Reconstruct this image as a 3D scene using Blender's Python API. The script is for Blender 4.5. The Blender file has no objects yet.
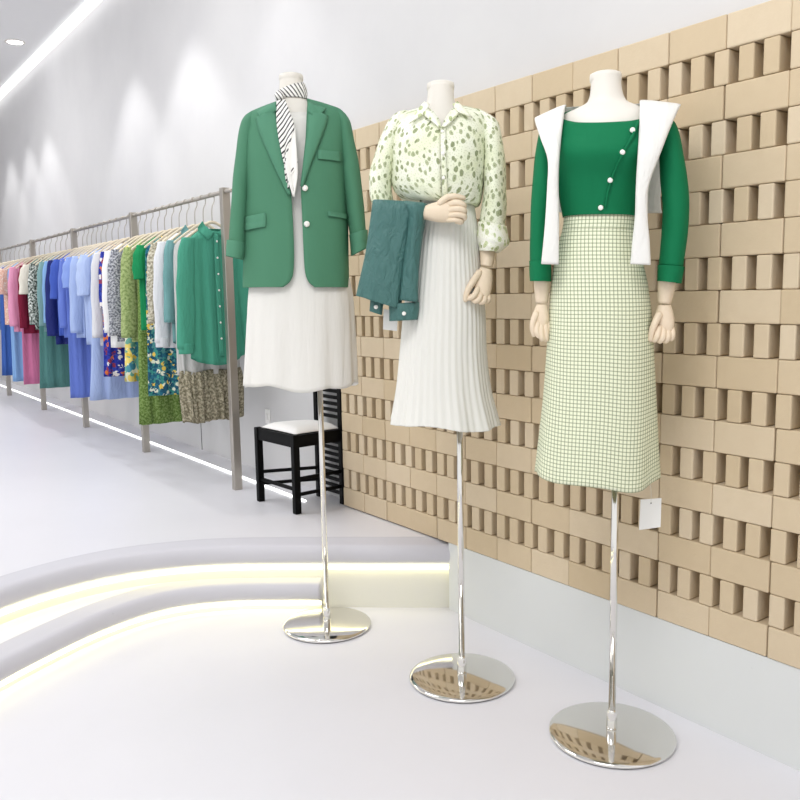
import bpy, bmesh, math, random
from mathutils import Vector, Matrix
random.seed(7)
PI = math.pi
col = bpy.context.scene.collection
sc = bpy.context.scene

# ------------------------------------------------------------------ camera
H = 1.30
R = Matrix(((0.80742545, -0.08888414, 0.58323558),
            (-0.58970237, -0.09183889, 0.80238191),
            (-0.01775531, -0.99179899, -0.12656825)))   # camera (right, down, forward) -> world
CAM = Vector((0, 0, H))
F = 830.0
def ray(px, py):
    return R @ Vector((px - 400, py - 400, F))
cam_d = bpy.data.cameras.new('camera'); cam = bpy.data.objects.new('camera', cam_d); col.objects.link(cam)
cam_d.sensor_width = 36; cam_d.lens = 36 * F / 800; cam_d.clip_start = .05
r_, d_, f_ = R.col[0], R.col[1], R.col[2]
M = Matrix.Identity(4)
for i in range(3):
    M[i][0] = r_[i]; M[i][1] = -d_[i]; M[i][2] = -f_[i]; M[i][3] = CAM[i]
cam.matrix_world = M
sc.camera = cam

# ------------------------------------------------------------------ materials
def lin(h):
    h = h.lstrip('#')
    o = []
    for i in (0, 2, 4):
        c = int(h[i:i+2], 16) / 255
        o.append(c / 12.92 if c <= .04045 else ((c + .055) / 1.055) ** 2.4)
    return (*o, 1)
class NT:
    def __init__(s, name):
        s.m = bpy.data.materials.new(name); s.m.use_nodes = True
        s.t = s.m.node_tree; s.b = s.t.nodes['Principled BSDF']
    def n(s, typ, **kw):
        x = s.t.nodes.new(typ)
        for k, v in kw.items():
            if k.startswith('_'): setattr(x, k[1:], v)
            else: x.inputs[k.replace('__', ' ')].default_value = v
        return x
    def l(s, a, b): s.t.links.new(a, b)
    def uv(s, sx=1, sy=1, obj=False, rz=0):
        tc = s.n('ShaderNodeTexCoord'); mp = s.n('ShaderNodeMapping')
        mp.inputs['Scale'].default_value = (sx, sy, sx if obj else 1)
        mp.inputs['Rotation'].default_value = (0, 0, rz)
        s.l(tc.outputs['Object' if obj else 'UV'], mp.inputs['Vector'])
        return mp.outputs['Vector']
    def ramp(s, fac, stops, const=False):
        r = s.n('ShaderNodeValToRGB'); r.color_ramp.interpolation = 'CONSTANT' if const else 'LINEAR'
        e = r.color_ramp.elements
        while len(e) < len(stops): e.new(.5)
        for el, (p, c) in zip(e, stops): el.position = p; el.color = c if len(c) == 4 else (*c, 1)
        s.l(fac, r.inputs[0]); return r.outputs[0]
    def mix(s, fac, a, b, mode='MIX'):
        x = s.n('ShaderNodeMix', _data_type='RGBA', _blend_type=mode)
        for sock, v in ((x.inputs[0], fac), (x.inputs[6], a), (x.inputs[7], b)):
            if hasattr(v, 'links') or hasattr(v, 'is_linked'): s.l(v, sock)
            else: sock.default_value = v
        return x.outputs[2]
    def math(s, op, a, b=None):
        x = s.n('ShaderNodeMath', _operation=op)
        for i, v in enumerate((a, b)):
            if v is None: continue
            if hasattr(v, 'is_linked'): s.l(v, x.inputs[i])
            else: x.inputs[i].default_value = v
        return x.outputs[0]
    def bump(s, h, strength=.3, dist=.01):
        x = s.n('ShaderNodeBump', Strength=strength, Distance=dist); s.l(h, x.inputs['Height']); s.l(x.outputs[0], s.b.inputs['Normal'])
    def noise(s, vec, scale, detail=3, rough=.5, dist=0):
        x = s.n('ShaderNodeTexNoise', Scale=scale, Detail=detail, Roughness=rough, Distortion=dist); s.l(vec, x.inputs['Vector']); return x.outputs[0]
    def base(s, c):
        if hasattr(c, 'is_linked'): s.l(c, s.b.inputs['Base Color'])
        else: s.b.inputs['Base Color'].default_value = c
def plain(name, h, rough=.6, metal=0, spec=.5, bump=0, bscale=60):
    n = NT(name); n.base(lin(h)); n.b.inputs['Roughness'].default_value = rough; n.b.inputs['Metallic'].default_value = metal
    n.b.inputs['Specular IOR Level'].default_value = spec
    if bump: n.bump(n.noise(n.uv(1, 1, True), bscale), bump, .004)
    return n.m
def fabric(name, h, rough=.85, pat=None, cols=(), scale=40, wr=.35, wd=.012, wscale=(14, 4), spec=.2):
    n = NT(name); c = lin(h)
    n.b.inputs['Roughness'].default_value = rough; n.b.inputs['Specular IOR Level'].default_value = spec
    if pat == 'floral':
        v = n.n('ShaderNodeTexVoronoi', _voronoi_dimensions='2D', Scale=scale, _feature='F1'); n.l(n.uv(), v.inputs['Vector'])
        sep = n.n('ShaderNodeSeparateColor'); n.l(v.outputs['Color'], sep.inputs[0])
        k = len(cols)
        c2 = n.ramp(sep.outputs[0], [(i / k, lin(x)) for i, x in enumerate(cols)], True)
        c = n.mix(n.math('LESS_THAN', v.outputs['Distance'], .55), c, c2)
        v2 = n.n('ShaderNodeTexVoronoi', _voronoi_dimensions='2D', Scale=scale * 2.3, _feature='F1'); n.l(n.uv(), v2.inputs['Vector'])
        sp2 = n.n('ShaderNodeSeparateColor'); n.l(v2.outputs['Color'], sp2.inputs[0])
        c = n.mix(n.math('GREATER_THAN', sp2.outputs[1], .72), c, lin(cols[-1]))
    elif pat == 'leaf':
        ns = n.n('ShaderNodeTexNoise', Scale=scale * .9, Detail=2.); uvv = n.uv(); n.l(uvv, ns.inputs['Vector'])
        dv = n.n('ShaderNodeVectorMath', _operation='MULTIPLY_ADD')
        n.l(ns.outputs['Color'], dv.inputs[0]); dv.inputs[1].default_value = (.012, .012, 0); n.l(uvv, dv.inputs[2])
        mp = n.n('ShaderNodeMapping'); mp.inputs['Scale'].default_value = (1, .72, 1); mp.inputs['Rotation'].default_value = (0, 0, .5); n.l(dv.outputs[0], mp.inputs['Vector'])
        v = n.n('ShaderNodeTexVoronoi', _voronoi_dimensions='2D', Scale=scale, Randomness=.9); n.l(mp.outputs[0], v.inputs['Vector'])
        sp = n.n('ShaderNodeSeparateColor'); n.l(v.outputs['Color'], sp.inputs[0])
        tone = n.ramp(sp.outputs[0], [(0, lin(cols[0])), (.5, lin(cols[1])), (1, lin(cols[2]))])
        bg = n.ramp(n.noise(n.uv(), 9, 2), [(.35, lin(h)), (.65, lin(cols[3]))])
        thr = n.math('MULTIPLY_ADD', sp.outputs[1], .18)
        thr.node.inputs[2].default_value = .16
        inner = n.math('LESS_THAN', v.outputs['Distance'], thr)
        vein = n.math('LESS_THAN', v.outputs['Distance'], .07)
        tone = n.mix(vein, tone, lin(cols[2]))
        c = n.mix(inner, bg, tone)
        v2 = n.n('ShaderNodeTexVoronoi', _voronoi_dimensions='2D', Scale=scale * 2.4); n.l(uvv, v2.inputs['Vector'])
        c = n.mix(n.math('LESS_THAN', v2.outputs['Distance'], .2), c, n.mix(.5, c, lin(cols[1])))
    elif pat == 'speckle':
        x = n.noise(n.uv(), scale, 2, .6)
        c = n.ramp(x, [(.40, c), (.5, lin(cols[0])), (.62, lin(cols[-1]))])
    elif pat == 'diag':
        w = n.n('ShaderNodeTexWave', Scale=scale, Distortion=3., _bands_direction='DIAGONAL'); w.inputs['Detail Scale'].default_value = 3; n.l(n.uv(), w.inputs['Vector'])
        c = n.ramp(w.outputs[0], [(.45, c), (.6, lin(cols[0]))])
    elif pat == 'check':
        sep = n.n('ShaderNodeSeparateXYZ'); n.l(n.uv(scale, scale), sep.inputs[0])
        a = n.math('LESS_THAN', n.math('FRACT', sep.outputs[0]), .27); b = n.math('LESS_THAN', n.math('FRACT', sep.outputs[1]), .27)
        c = n.mix(n.math('MULTIPLY', a, .62), c, lin(cols[0])); c = n.mix(n.math('MULTIPLY', b, .62), c, lin(cols[0]))
    elif pat == 'stripe':
        sep = n.n('ShaderNodeSeparateXYZ'); n.l(n.uv(scale, scale, False, cols[1]), sep.inputs[0])
        a = n.math('LESS_THAN', n.math('FRACT', sep.outputs[0]), .34)
        sp = n.n('ShaderNodeSeparateXYZ'); n.l(n.uv(), sp.inputs[0])
        c = n.mix(a, c, lin(cols[0]))
    n.base(c)
    if wr:
        hh = n.noise(n.uv(*wscale), 1.0, 4, .55, .6)
        n.bump(hh, wr, wd)
    return n.m

# ------------------------------------------------------------------ mesh helpers
def link(name, bm, mat, parent=None, smooth=True, solid=0, sub=0, bevel=0, off=-1):
    me = bpy.data.meshes.new(name)
    bmesh.ops.recalc_face_normals(bm, faces=bm.faces)
    q = parent
    while q is not None and q.parent is not None: q = q.parent
    z0 = q['_z0'] if q is not None and '_z0' in q.keys() else 0
    if z0: bmesh.ops.translate(bm, verts=bm.verts, vec=(0, 0, -z0))
    bm.to_mesh(me); bm.free()
    for p in me.polygons: p.use_smooth = smooth
    me.materials.append(mat)
    o = bpy.data.objects.new(name, me); col.objects.link(o)
    if parent is not None: o.parent = parent
    if bevel:
        b = o.modifiers.new('b', 'BEVEL'); b.width = bevel; b.segments = 2; b.limit_method = 'ANGLE'
    if solid:
        s = o.modifiers.new('s', 'SOLIDIFY'); s.thickness = solid; s.offset = off
    if sub:
        s = o.modifiers.new('u', 'SUBSURF'); s.levels = sub; s.render_levels = sub
    return o
def box(bm, c, s, rot=None):
    r = bmesh.ops.create_cube(bm, size=1.0)
    mt = Matrix.Translation(c) @ (rot.to_4x4() if rot else Matrix.Identity(4)) @ Matrix.Diagonal((*s, 1))
    bmesh.ops.transform(bm, matrix=mt, verts=r['verts']); return r['verts']
def thing(name, label, cat, loc=(0, 0, 0), rz=0, group=None):
    o = bpy.data.objects.new(name, None); col.objects.link(o); o.empty_display_size = .1
    o.location = loc; o.rotation_euler = (0, 0, rz); return tag(o, label, cat, group)
def tag(o, label, cat, group=None):
    o['label'] = label; o['category'] = cat
    if group: o['group'] = group
    return o
def struct(o): o['kind'] = 'structure'; return o
def cr(p0, p1, p2, p3, t):
    return .5 * ((2 * p1) + (p2 - p0) * t + (2 * p0 - 5 * p1 + 4 * p2 - p3) * t * t + (3 * p1 - p0 - 3 * p2 + p3) * t ** 3)
def spline(rows, sub):
    """rows: list of equal length float tuples, Catmull-Rom interpolated"""
    out = []; n = len(rows)
    for i in range(n - 1):
        a, b, c, d = rows[max(0, i-1)], rows[i], rows[i+1], rows[min(n-1, i+2)]
        for k in range(sub):
            t = k / sub
            out.append(tuple(cr(*q, t) for q in zip(a, b, c, d)))
    out.append(tuple(rows[-1])); return out
def sgnpow(x, p): return math.copysign(abs(x) ** p, x)
def loft(bm, rows, n=48, sub=4, p=2.0, fold=None, cap0=False, cap1=False):
    """rows: (ul, zl, ur, zr, yc, hd[, dip]) silhouettes of a rounded tube; front is -Y. UV in metres."""
    rows = [tuple(r) + (0,) * (7 - len(r)) for r in rows]
    R_ = spline(rows, sub) if len(rows) > 2 or sub > 1 else rows
    uvl = bm.loops.layers.uv.verify()
    rings = []; us = []; vs = [0]; prev = None; m = len(R_)
    for j, (ul, zl, ur, zr, yc, hd, dip) in enumerate(R_):
        t = j / (m - 1); ring = []
        cu, cz = (ul + ur) / 2, (zl + zr) / 2; hx, hz = (ur - ul) / 2, (zr - zl) / 2
        for i in range(n):
            th = -PI / 2 + 2 * PI * i / n
            c, s = sgnpow(math.cos(th), 2 / p), sgnpow(math.sin(th), 2 / p)
            k = fold(th, t) if fold else 1
            kz = 0
            ky = 0
            if isinstance(k, tuple): k, kz, ky = (k + (0, 0))[:3]
            ring.append(Vector((cu + hx * c * k, yc - hd * s * k + ky * s, cz + hz * c + kz - dip * max(0, math.sin(th)))))
        a = [0]
        for i in range(n): a.append(a[-1] + (ring[(i + 1) % n] - ring[i]).length)
        us.append([x - a[n // 2] for x in a])
        if prev: vs.append(vs[-1] + math.hypot(cu - prev[0], cz - prev[1]) + 1e-5)
        prev = (cu, cz)
        rings.append([bm.verts.new(v) for v in ring])
    for j in range(m - 1):
        for i in range(n):
            q = (i + 1) % n
            f = bm.faces.new((rings[j][i], rings[j][q], rings[j+1][q], rings[j+1][i]))
            for lp, (uu, vv) in zip(f.loops, ((us[j][i], vs[j]), (us[j][i+1], vs[j]), (us[j+1][i+1], vs[j+1]), (us[j+1][i], vs[j+1]))):
                lp[uvl].uv = (uu, -vv)
    if cap0: bm.faces.new(rings[0])
    if cap1: bm.faces.new(rings[-1])
    return R_
def surf_of(R_, p=2.0):
    def s(u, z):
        best = min(R_, key=lambda r: abs((r[1] + r[3]) / 2 - z))
        ul, _, ur, _, yc, hd = best[:6]
        x = (u - (ul + ur) / 2) / max(1e-4, (ur - ul) / 2); x = min(1, abs(x))
        return yc - hd * (1 - x ** p) ** (1 / p)
    return s
def openloft(bm, rows, n=64, sub=4, p=2.0, fold=None):
    """like loft, with a front opening: rows (ul, zl, ur, zr, yc, hd, eL, eR)"""
    R_ = spline(rows, sub); uvl = bm.loops.layers.uv.verify()
    rings = []; us = []; vs = [0]; prev = None; m = len(R_)
    for j, (ul, zl, ur, zr, yc, hd, eL, eR) in enumerate(R_):
        t = j / (m - 1); cu, cz = (ul + ur) / 2, (zl + zr) / 2; hx, hz = (ur - ul) / 2, (zr - zl) / 2
        def ang(e):
            x = max(-1, min(1, (e - cu) / hx)); return math.acos(sgnpow(x, p / 2))
        a0, a1 = ang(max(eR, eL)), ang(min(eL, eR)) - 2 * PI
        ring = []
        for i in range(n + 1):
            th = a0 + (a1 - a0) * i / n
            k = fold(th, t) if fold else 1
            c, s = sgnpow(math.cos(th), 2 / p), sgnpow(math.sin(th), 2 / p)
            ring.append(Vector((cu + hx * c * k, yc - hd * s * k, cz + hz * c)))
        a = [0]
        for i in range(n): a.append(a[-1] + (ring[i + 1] - ring[i]).length)
        us.append([x - a[n // 2] for x in a])
        if prev is not None: vs.append(vs[-1] + abs(prev - cz) + 1e-5)
        prev = cz
        rings.append([bm.verts.new(v) for v in ring])
    for j in range(m - 1):
        for i in range(n):
            f = bm.faces.new((rings[j][i], rings[j][i+1], rings[j+1][i+1], rings[j+1][i]))
            for lp, (uu, vv) in zip(f.loops, ((us[j][i], vs[j]), (us[j][i+1], vs[j]), (us[j+1][i+1], vs[j+1]), (us[j+1][i], vs[j+1]))):
                lp[uvl].uv = (uu, -vv)
    return R_
def patch(bm, left, right, surf, off=.004, nu=8, sub=5, wave=None):
    """cloth strip between two polylines of (u, z) lying on a surface y = surf(u, z)"""
    rows = [tuple(a) + tuple(b) for a, b in zip(left, right)]
    R_ = spline(rows, sub); uvl = bm.loops.layers.uv.verify(); g = []; m = len(R_)
    for j, (a, b, c, d) in enumerate(R_):
        line = []
        for i in range(nu + 1):
            t = i / nu; u, z = a + (c - a) * t, b + (d - b) * t
            w = wave(t, j / (m - 1)) if wave else 0
            line.append(bm.verts.new((u, surf(u, z) - off - w, z)))
        g.append(line)
    for j in range(m - 1):
        for i in range(nu):
            f = bm.faces.new((g[j][i], g[j][i+1], g[j+1][i+1], g[j+1][i]))
            for lp in f.loops: lp[uvl].uv = (lp.vert.co.x, lp.vert.co.z)
def tube(bm, pts, rad, n=12, sub=4, flat=1.0, round_end=True):
    pts = [tuple(q) for q in pts]; rad = rad if isinstance(rad, (list, tuple)) else [rad] * len(pts)
    R_ = spline([q + (r,) for q, r in zip(pts, rad)], sub)
    P = [Vector(q[:3]) for q in R_]; rr = [q[3] for q in R_]
    if round_end:
        for end in (0, 1):
            a, b = (P[0], P[1]) if end == 0 else (P[-1], P[-2]); r = rr[0] if end == 0 else rr[-1]
            dv = (a - b).normalized(); ext = [(a + dv * r * .5, r * .82), (a + dv * r * .85, r * .45)]
            if end == 0:
                for q, x in ext: P.insert(0, q); rr.insert(0, x)
            else:
                for q, x in ext: P.append(q); rr.append(x)
    rings = []; up = None
    for i in range(len(P)):
        T = (P[min(i + 1, len(P) - 1)] - P[max(i - 1, 0)]).normalized()
        if up is None: up = T.orthogonal().normalized() if abs(T.y) > .9 else (Vector((0, 1, 0)) - T * T.y).normalized()
        up = (up - T * up.dot(T)).normalized(); s = T.cross(up)
        rings.append([bm.verts.new(P[i] + up * math.cos(2*PI*k/n) * rr[i] * flat + s * math.sin(2*PI*k/n) * rr[i]) for k in range(n)])
    uvl = bm.loops.layers.uv.verify()
    for j in range(len(rings) - 1):
        for k in range(n):
            q = (k + 1) % n; f = bm.faces.new((rings[j][k], rings[j][q], rings[j+1][q], rings[j+1][k]))
            for lp in f.loops: lp[uvl].uv = (lp.vert.co.x, lp.vert.co.z)
    bm.faces.new(rings[0]); bm.faces.new(rings[-1])
def lathe(bm, prof, n=64, c=(0, 0, 0)):
    rings = []
    for r, z in prof:
        rings.append([bm.verts.new((c[0] + r * math.cos(2*PI*k/n), c[1] + r * math.sin(2*PI*k/n), c[2] + z)) for k in range(n)])
    for j in range(len(rings) - 1):
        for k in range(n):
            q = (k + 1) % n; bm.faces.new((rings[j][k], rings[j][q], rings[j+1][q], rings[j+1][k]))
    bm.faces.new(rings[0]); bm.faces.new(rings[-1])
def disc(bm, c, r, th, n=16, dome=.4):
    """button: axis along Y, front -Y"""
    prof = [(r * .2, -th), (r * .75, -th), (r, -th * dome), (r, 0)]
    rings = [[bm.verts.new((c[0] + q * math.cos(2*PI*k/n), c[1] + y, c[2] + q * math.sin(2*PI*k/n))) for k in range(n)] for q, y in prof]
    for j in range(3):
        for k in range(n):
            q = (k + 1) % n; bm.faces.new((rings[j][k], rings[j][q], rings[j+1][q], rings[j+1][k]))
    bm.faces.new(rings[0]); bm.faces.new(rings[-1])

# ------------------------------------------------------------------ shared materials
def floor_mat(name, h, rough=.38):
    n = NT(name); v = n.uv(1, 1, True)
    a = n.noise(v, 1.3, 5, .6); b = n.noise(v, 9, 4, .6)
    c = n.mix(n.ramp(a, [(.3, (0, 0, 0)), (.7, (1, 1, 1))]), lin(h), n.mix(.06, lin(h), lin('#8d8d96')))
    sp = n.ramp(n.noise(v, 34, 2, .6), [(.76, (0, 0, 0)), (.82, (1, 1, 1))])
    c = n.mix(n.math('MULTIPLY', sp, .16), c, lin('#9a9aa0'))
    n.base(c); n.b.inputs['Roughness'].default_value = rough; n.b.inputs['Specular IOR Level'].default_value = .35
    n.bump(b, .06, .004); return n.m
M_floor = floor_mat('poured floor', '#e2e1e6')
M_nose = floor_mat('step nosing', '#cdccd3', .55)
M_riser = plain('cream riser', '#e6e4d8', .7, bump=.1)
def wall_mat():
    n = NT('wall plaster'); v = n.uv(1, 1, True)
    c = n.mix(n.ramp(n.noise(v, 1.1, 5, .6), [(.35, (0, 0, 0)), (.7, (1, 1, 1))]), lin('#dad9d9'), lin('#d2d1d2'))
    n.base(c); n.b.inputs['Roughness'].default_value = .75; n.b.inputs['Specular IOR Level'].default_value = .25
    n.bump(n.noise(v, 20, 4), .08, .004); return n.m
M_wall = wall_mat()
M_ceil = plain('ceiling paint', '#ececec', .85)
M_plinth = floor_mat('plinth plaster', '#dcdedd', .7)
def brick_mat(h1, h2, h3):
    n = NT('sand brick'); v = n.uv(1, 1, True); g = n.n('ShaderNodeNewGeometry')
    c = n.ramp(g.outputs['Random Per Island'], [(0, lin(h1)), (.5, lin(h2)), (1, lin(h3))])
    c = n.mix(n.math('MULTIPLY', n.noise(v, 22, 5, .65), .35), c, lin('#bfa787'))
    n.base(c); n.b.inputs['Roughness'].default_value = .9; n.b.inputs['Specular IOR Level'].default_value = .15
    n.bump(n.noise(v, 90, 5, .7), .25, .004); return n.m
M_brick = brick_mat('#cfbc9d', '#d6c4a7', '#ddcdb3')
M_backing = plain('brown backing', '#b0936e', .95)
M_chrome = plain('polished chrome', '#e6e4e0', .07, 1)
M_steel = NT('brushed steel'); M_steel.base(lin('#b4aea6')); M_steel.b.inputs['Metallic'].default_value = .85; M_steel.b.inputs['Roughness'].default_value = .38
M_steel.bump(M_steel.noise(M_steel.uv(1, 1, True), 220), .08, .001); M_steel = M_steel.m
M_rubber = plain('black rubber', '#191919', .7)
M_skin = plain('white mannequin shell', '#e4dfd6', .5)
def wood(name, a, b, rough=.5, spec=.4):
    n = NT(name); v = n.uv(1, 1, True); w = n.noise(v, 30, 4, .6, 1.5)
    n.base(n.mix(w, lin(a), lin(b))); n.b.inputs['Roughness'].default_value = rough; n.b.inputs['Specular IOR Level'].default_value = spec; return n.m
M_handwood = wood('pale beech hand', '#dfcbb0', '#ead9c2')
M_hanger = wood('pale wooden hanger', '#dbccb0', '#ebdfca')
M_black = wood('black lacquered wood', '#050506', '#080809', .5, .12)
M_button = plain('pearl button', '#f4f2ec', .3)
M_white = fabric('white cotton', '#f1f0ec', .9, wr=.4, wscale=(20, 5))
def emit(name, h, st):
    n = NT(name); n.base((0, 0, 0, 1)); n.b.inputs['Emission Color'].default_value = lin(h); n.b.inputs['Emission Strength'].default_value = st; return n.m

# ------------------------------------------------------------------ setting
ZU = .282            # upper level
ZM = .132            # middle step
XW = 2.16            # wall plane
XB = 2.09            # brick face
PIT = .1815
Y_END = 1.178 + 12 * PIT
def quad(name, pts, mat, th=.06, d=(0, 0, -1)):
    bm = bmesh.new(); a = [bm.verts.new(p) for p in pts]; f = bm.faces.new(a)
    r = bmesh.ops.extrude_face_region(bm, geom=[f]); vs = [v for v in r['geom'] if isinstance(v, bmesh.types.BMVert)]
    bmesh.ops.translate(bm, verts=vs, vec=Vector(d) * th)
    return struct(link(name, bm, mat, smooth=False))
quad('floor', [(-4.5, -2.5, 0), (XW + .2, -2.5, 0), (XW + .2, 5, 0), (-4.5, 5, 0)], M_floor)
quad('wall_right', [(XW, -2.5, -.1), (XW, 13, -.1), (XW, 13, 3.9), (XW, -2.5, 3.9)], M_wall, .1, (1, 0, 0))
quad('wall_far', [(-4.5, 12.6, 0), (XW, 12.6, 0), (XW, 12.6, 3.8), (-4.5, 12.6, 3.8)], M_wall, .1, (0, 1, 0))
quad('ceiling', [(-4.5, -2.5, 3.60), (2.06, -2.5, 3.60), (2.06, 12.6, 3.60), (-4.5, 12.6, 3.60)], M_ceil, .08, (0, 0, 1))
# cove profile between ceiling and wall
def smooth2(pts, sub=8): return [Vector(q) for q in spline([tuple(p) for p in pts], sub)]
UP = smooth2([(2.30, 2.56), (2.156, 2.674), (1.95, 2.84), (1.7525, 3.003), (1.436, 3.245), (1.22, 3.350), (.997, 3.395), (.754, 3.360), (.528, 3.262), (.2, 3.05), (-.3, 2.62), (-1.1, 1.95), (-2.2, 1.1), (-3.6, .2)])
MID = smooth2([(1.700, 2.940), (1.59, 3.029), (1.394, 3.168), (1.174, 3.240), (.928, 3.195), (.668, 3.065), (.452, 2.925), (.1, 2.66), (-.4, 2.2), (-1.1, 1.6), (-2.2, .8), (-3.6, -.1)])
SH_ = Vector((-.07, -.118))
UP = [q + SH_ for q in UP]; MID = [q + SH_ * .68 for q in MID]
def inset(cv, d):
    out = []
    for i, p in enumerate(cv):
        t = (cv[min(i+1, len(cv)-1)] - cv[max(i-1, 0)]).normalized(); nrm = Vector((t.y, -t.x))   # towards the upper side
        out.append(p + nrm * d)
    return out
def side_ok(cv):   # make sure inset() moves away from the camera
    p = inset(cv, .1)
    return (p[20] - cv[20]).y > 0
SG = 1 if side_ok(UP) else -1
def sweep(bm, cv, prof, cap=False):
    rows = [[bm.verts.new((q.x, q.y, z)) for q in inset(cv, SG * d)] for d, z in prof]
    for a, b in zip(rows, rows[1:]):
        for i in range(len(cv) - 1): bm.faces.new((a[i], a[i+1], b[i+1], b[i]))
    if cap:
        bm.faces.new([r[0] for r in rows]); bm.faces.new([r[-1] for r in rows])
def nose(zt, zb, r_in=.11):
    pr = [(r_in, zt), (.07, zt - .002), (.04, zt - .010)]; hh = (zt - zb)
    for k in range(1, 9):
        a = PI / 2 - k / 8 * PI * .93
        pr.append((.034 - .034 * math.cos(a), zb + hh * .5 + hh * .44 * math.sin(a)))
    pr += [(.07, zb), (r_in, zb)]
    return pr
bm = bmesh.new(); sweep(bm, UP, nose(ZU, .180)); struct(link('trim_1', bm, M_nose))
bm = bmesh.new(); sweep(bm, MID, nose(ZM, .040), True); struct(link('trim_2', bm, M_nose))
bm = bmesh.new(); sweep(bm, UP, [(.03, .19), (.03, 0)]); struct(link('trim_3', bm, M_riser))
bm = bmesh.new(); sweep(bm, MID, [(.045, ZM - .01), (.045, 0)]); struct(link('trim_4', bm, M_riser))
# upper floor surface
bm = bmesh.new(); cv = inset(UP, SG * .105)
cv = [q for q in cv if q.x < XW]; cv = [Vector((XW, cv[0].y - (XW - cv[0].x) * .8))] + cv + [Vector((-4.5, cv[-1].y))]
nr = [bm.verts.new((q.x, q.y, ZU)) for q in cv]; fr = [bm.verts.new((q.x, 12.6, ZU)) for q in cv]
for k in range(len(cv) - 1): bm.faces.new((nr[k], fr[k], fr[k+1], nr[k+1]))
o = struct(link('floor_2', bm, M_floor, smooth=False))
# tread of the middle step
bm = bmesh.new(); a = inset(MID, SG * .105)
b = [p for p in inset(UP, SG * .04)]
lo = [bm.verts.new((q.x, q.y, ZM)) for q in [MID[0] + (a[0] - MID[0])] + a[1:]]
def nearest_on(cv, q): return min(cv, key=lambda p: (p - q).length)
hi = [bm.verts.new((*nearest_on(b, q), ZM)) for q in a]
for i in range(len(a) - 1):
    try: bm.faces.new((lo[i], lo[i+1], hi[i+1], hi[i]))
    except Exception: pass
bmesh.ops.remove_doubles(bm, verts=bm.verts, dist=.0005)
o = struct(link('floor_3', bm, M_floor, smooth=False))
# plinth below the bricks
quad('trim_5', [(XB + .004, -2.5, 0), (XB + .004, 2.56, 0), (XB + .004, 2.56, ZU + .0035), (XB + .004, -2.5, ZU + .0035)], M_plinth, .06, (1, 0, 0))
# brick lattice: ten stretcher courses with nine courses of spaced headers
bm = bmesh.new(); CH = .0917; D = .066
rb = random.Random(3)
ncol = 18
def brick(yc, zc, ly, lz, jit=.0015):
    dx = rb.uniform(-jit, jit)
    v = box(bm, (XB + D / 2 + dx, yc + rb.uniform(-jit, jit), zc), (D, ly, lz))
for r in range(19):
    z = ZU + .004 + (r + .5) * CH
    if r % 2 == 0:
        for c in range(ncol): brick(Y_END - (c + .5) * PIT, z, PIT - .0022, CH - .0015)
    else:
        k = 0; ph = .4 * PIT
        y = Y_END - .022
        while y > Y_END - ncol * PIT + .03:
            brick(y - .0, z, .044, CH - .001, .0025); y -= ph
o = struct(link('wall_brick', bm, M_brick, smooth=False, bevel=.004)); o.name = 'wall_front'
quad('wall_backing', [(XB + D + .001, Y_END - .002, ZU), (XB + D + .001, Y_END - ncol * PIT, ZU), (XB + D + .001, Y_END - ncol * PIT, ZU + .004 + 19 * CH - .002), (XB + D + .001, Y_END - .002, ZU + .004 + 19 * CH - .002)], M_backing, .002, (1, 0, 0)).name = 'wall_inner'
# panel joint and outlet on the rear wall
bm = bmesh.new(); box(bm, (XW - .0015, 5.25, 1.0), (.003, .006, 1.44)); struct(link('trim_6', bm, plain('shadow joint', '#77777a', .9), smooth=False))
def onx(px, py, x):
    r = ray(px, py); t = x / r.x; return CAM + r * t
def onz(px, py, z):
    r = ray(px, py); t = (z - H) / r.z; return CAM + r * t
p = onx(268.5, 416.5, XW)
t = thing('light_switch', 'small white switch plate on the grey wall behind the black chair', 'switch', (XW - .004, p.y, p.z))
bm = bmesh.new(); box(bm, (0, 0, 0), (.008, .055, .085)); link('plate', bm, plain('switch white', '#f2f1ee', .4), t, False, bevel=.003)
bm = bmesh.new(); box(bm, (-.006, 0, 0), (.006, .022, .036)); link('rocker', bm, plain('rocker white', '#e6e5e2', .35), t, False, bevel=.002)

# light strips
E_warm = emit('warm led', '#f7f0bf', 4.6)
E_cool = emit('white led', '#ffffff', 2.6)
bm = bmesh.new(); box(bm, (1.985, 7.6, ZU + .004), (.015, 8.1, .008))
tag(link('light_strip', bm, E_cool, smooth=False, bevel=.001), 'thin glowing white light strip in the floor beneath the clothes rack', 'light strip')
def under(cv, zc, d, i0=0):
    bm = bmesh.new(); sweep(bm, cv[i0:], [(d - .008, zc), (d + .008, zc), (d + .008, zc + .008), (d - .008, zc + .008), (d - .008, zc)]); return bm
tag(link('light_strip', under(UP, .171, .020), E_warm, smooth=False), 'warm light strip hidden under the nosing of the upper curved step', 'light strip')
tag(link('light_strip', under(MID, .026, .036), E_warm, smooth=False), 'warm light strip hidden under the nosing of the lower curved step', 'light strip')
bm = bmesh.new(); box(bm, (2.10, 5.0, 3.585), (.085, 15, .02))
tag(link('cove_light', bm, emit('cove led', '#ffffff', 1.6), smooth=False), 'long white cove light where the ceiling meets the wall', 'light')

# ceiling downlight in view
p = onz(15, 42, 3.6)
t = thing('downlight', 'small round recessed downlight glowing in the grey ceiling', 'light', (p.x, p.y, 3.6))
bm = bmesh.new(); lathe(bm, [(.085, 0), (.085, -.004), (.068, -.006), (.064, 0)], 32); link('trim_ring', bm, M_skin, t)
bm = bmesh.new(); lathe(bm, [(.001, -.003), (.064, -.003), (.064, -.001), (.001, -.001)], 32); link('lamp', bm, emit('lamp glow', '#ffffff', 12), t)

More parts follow.
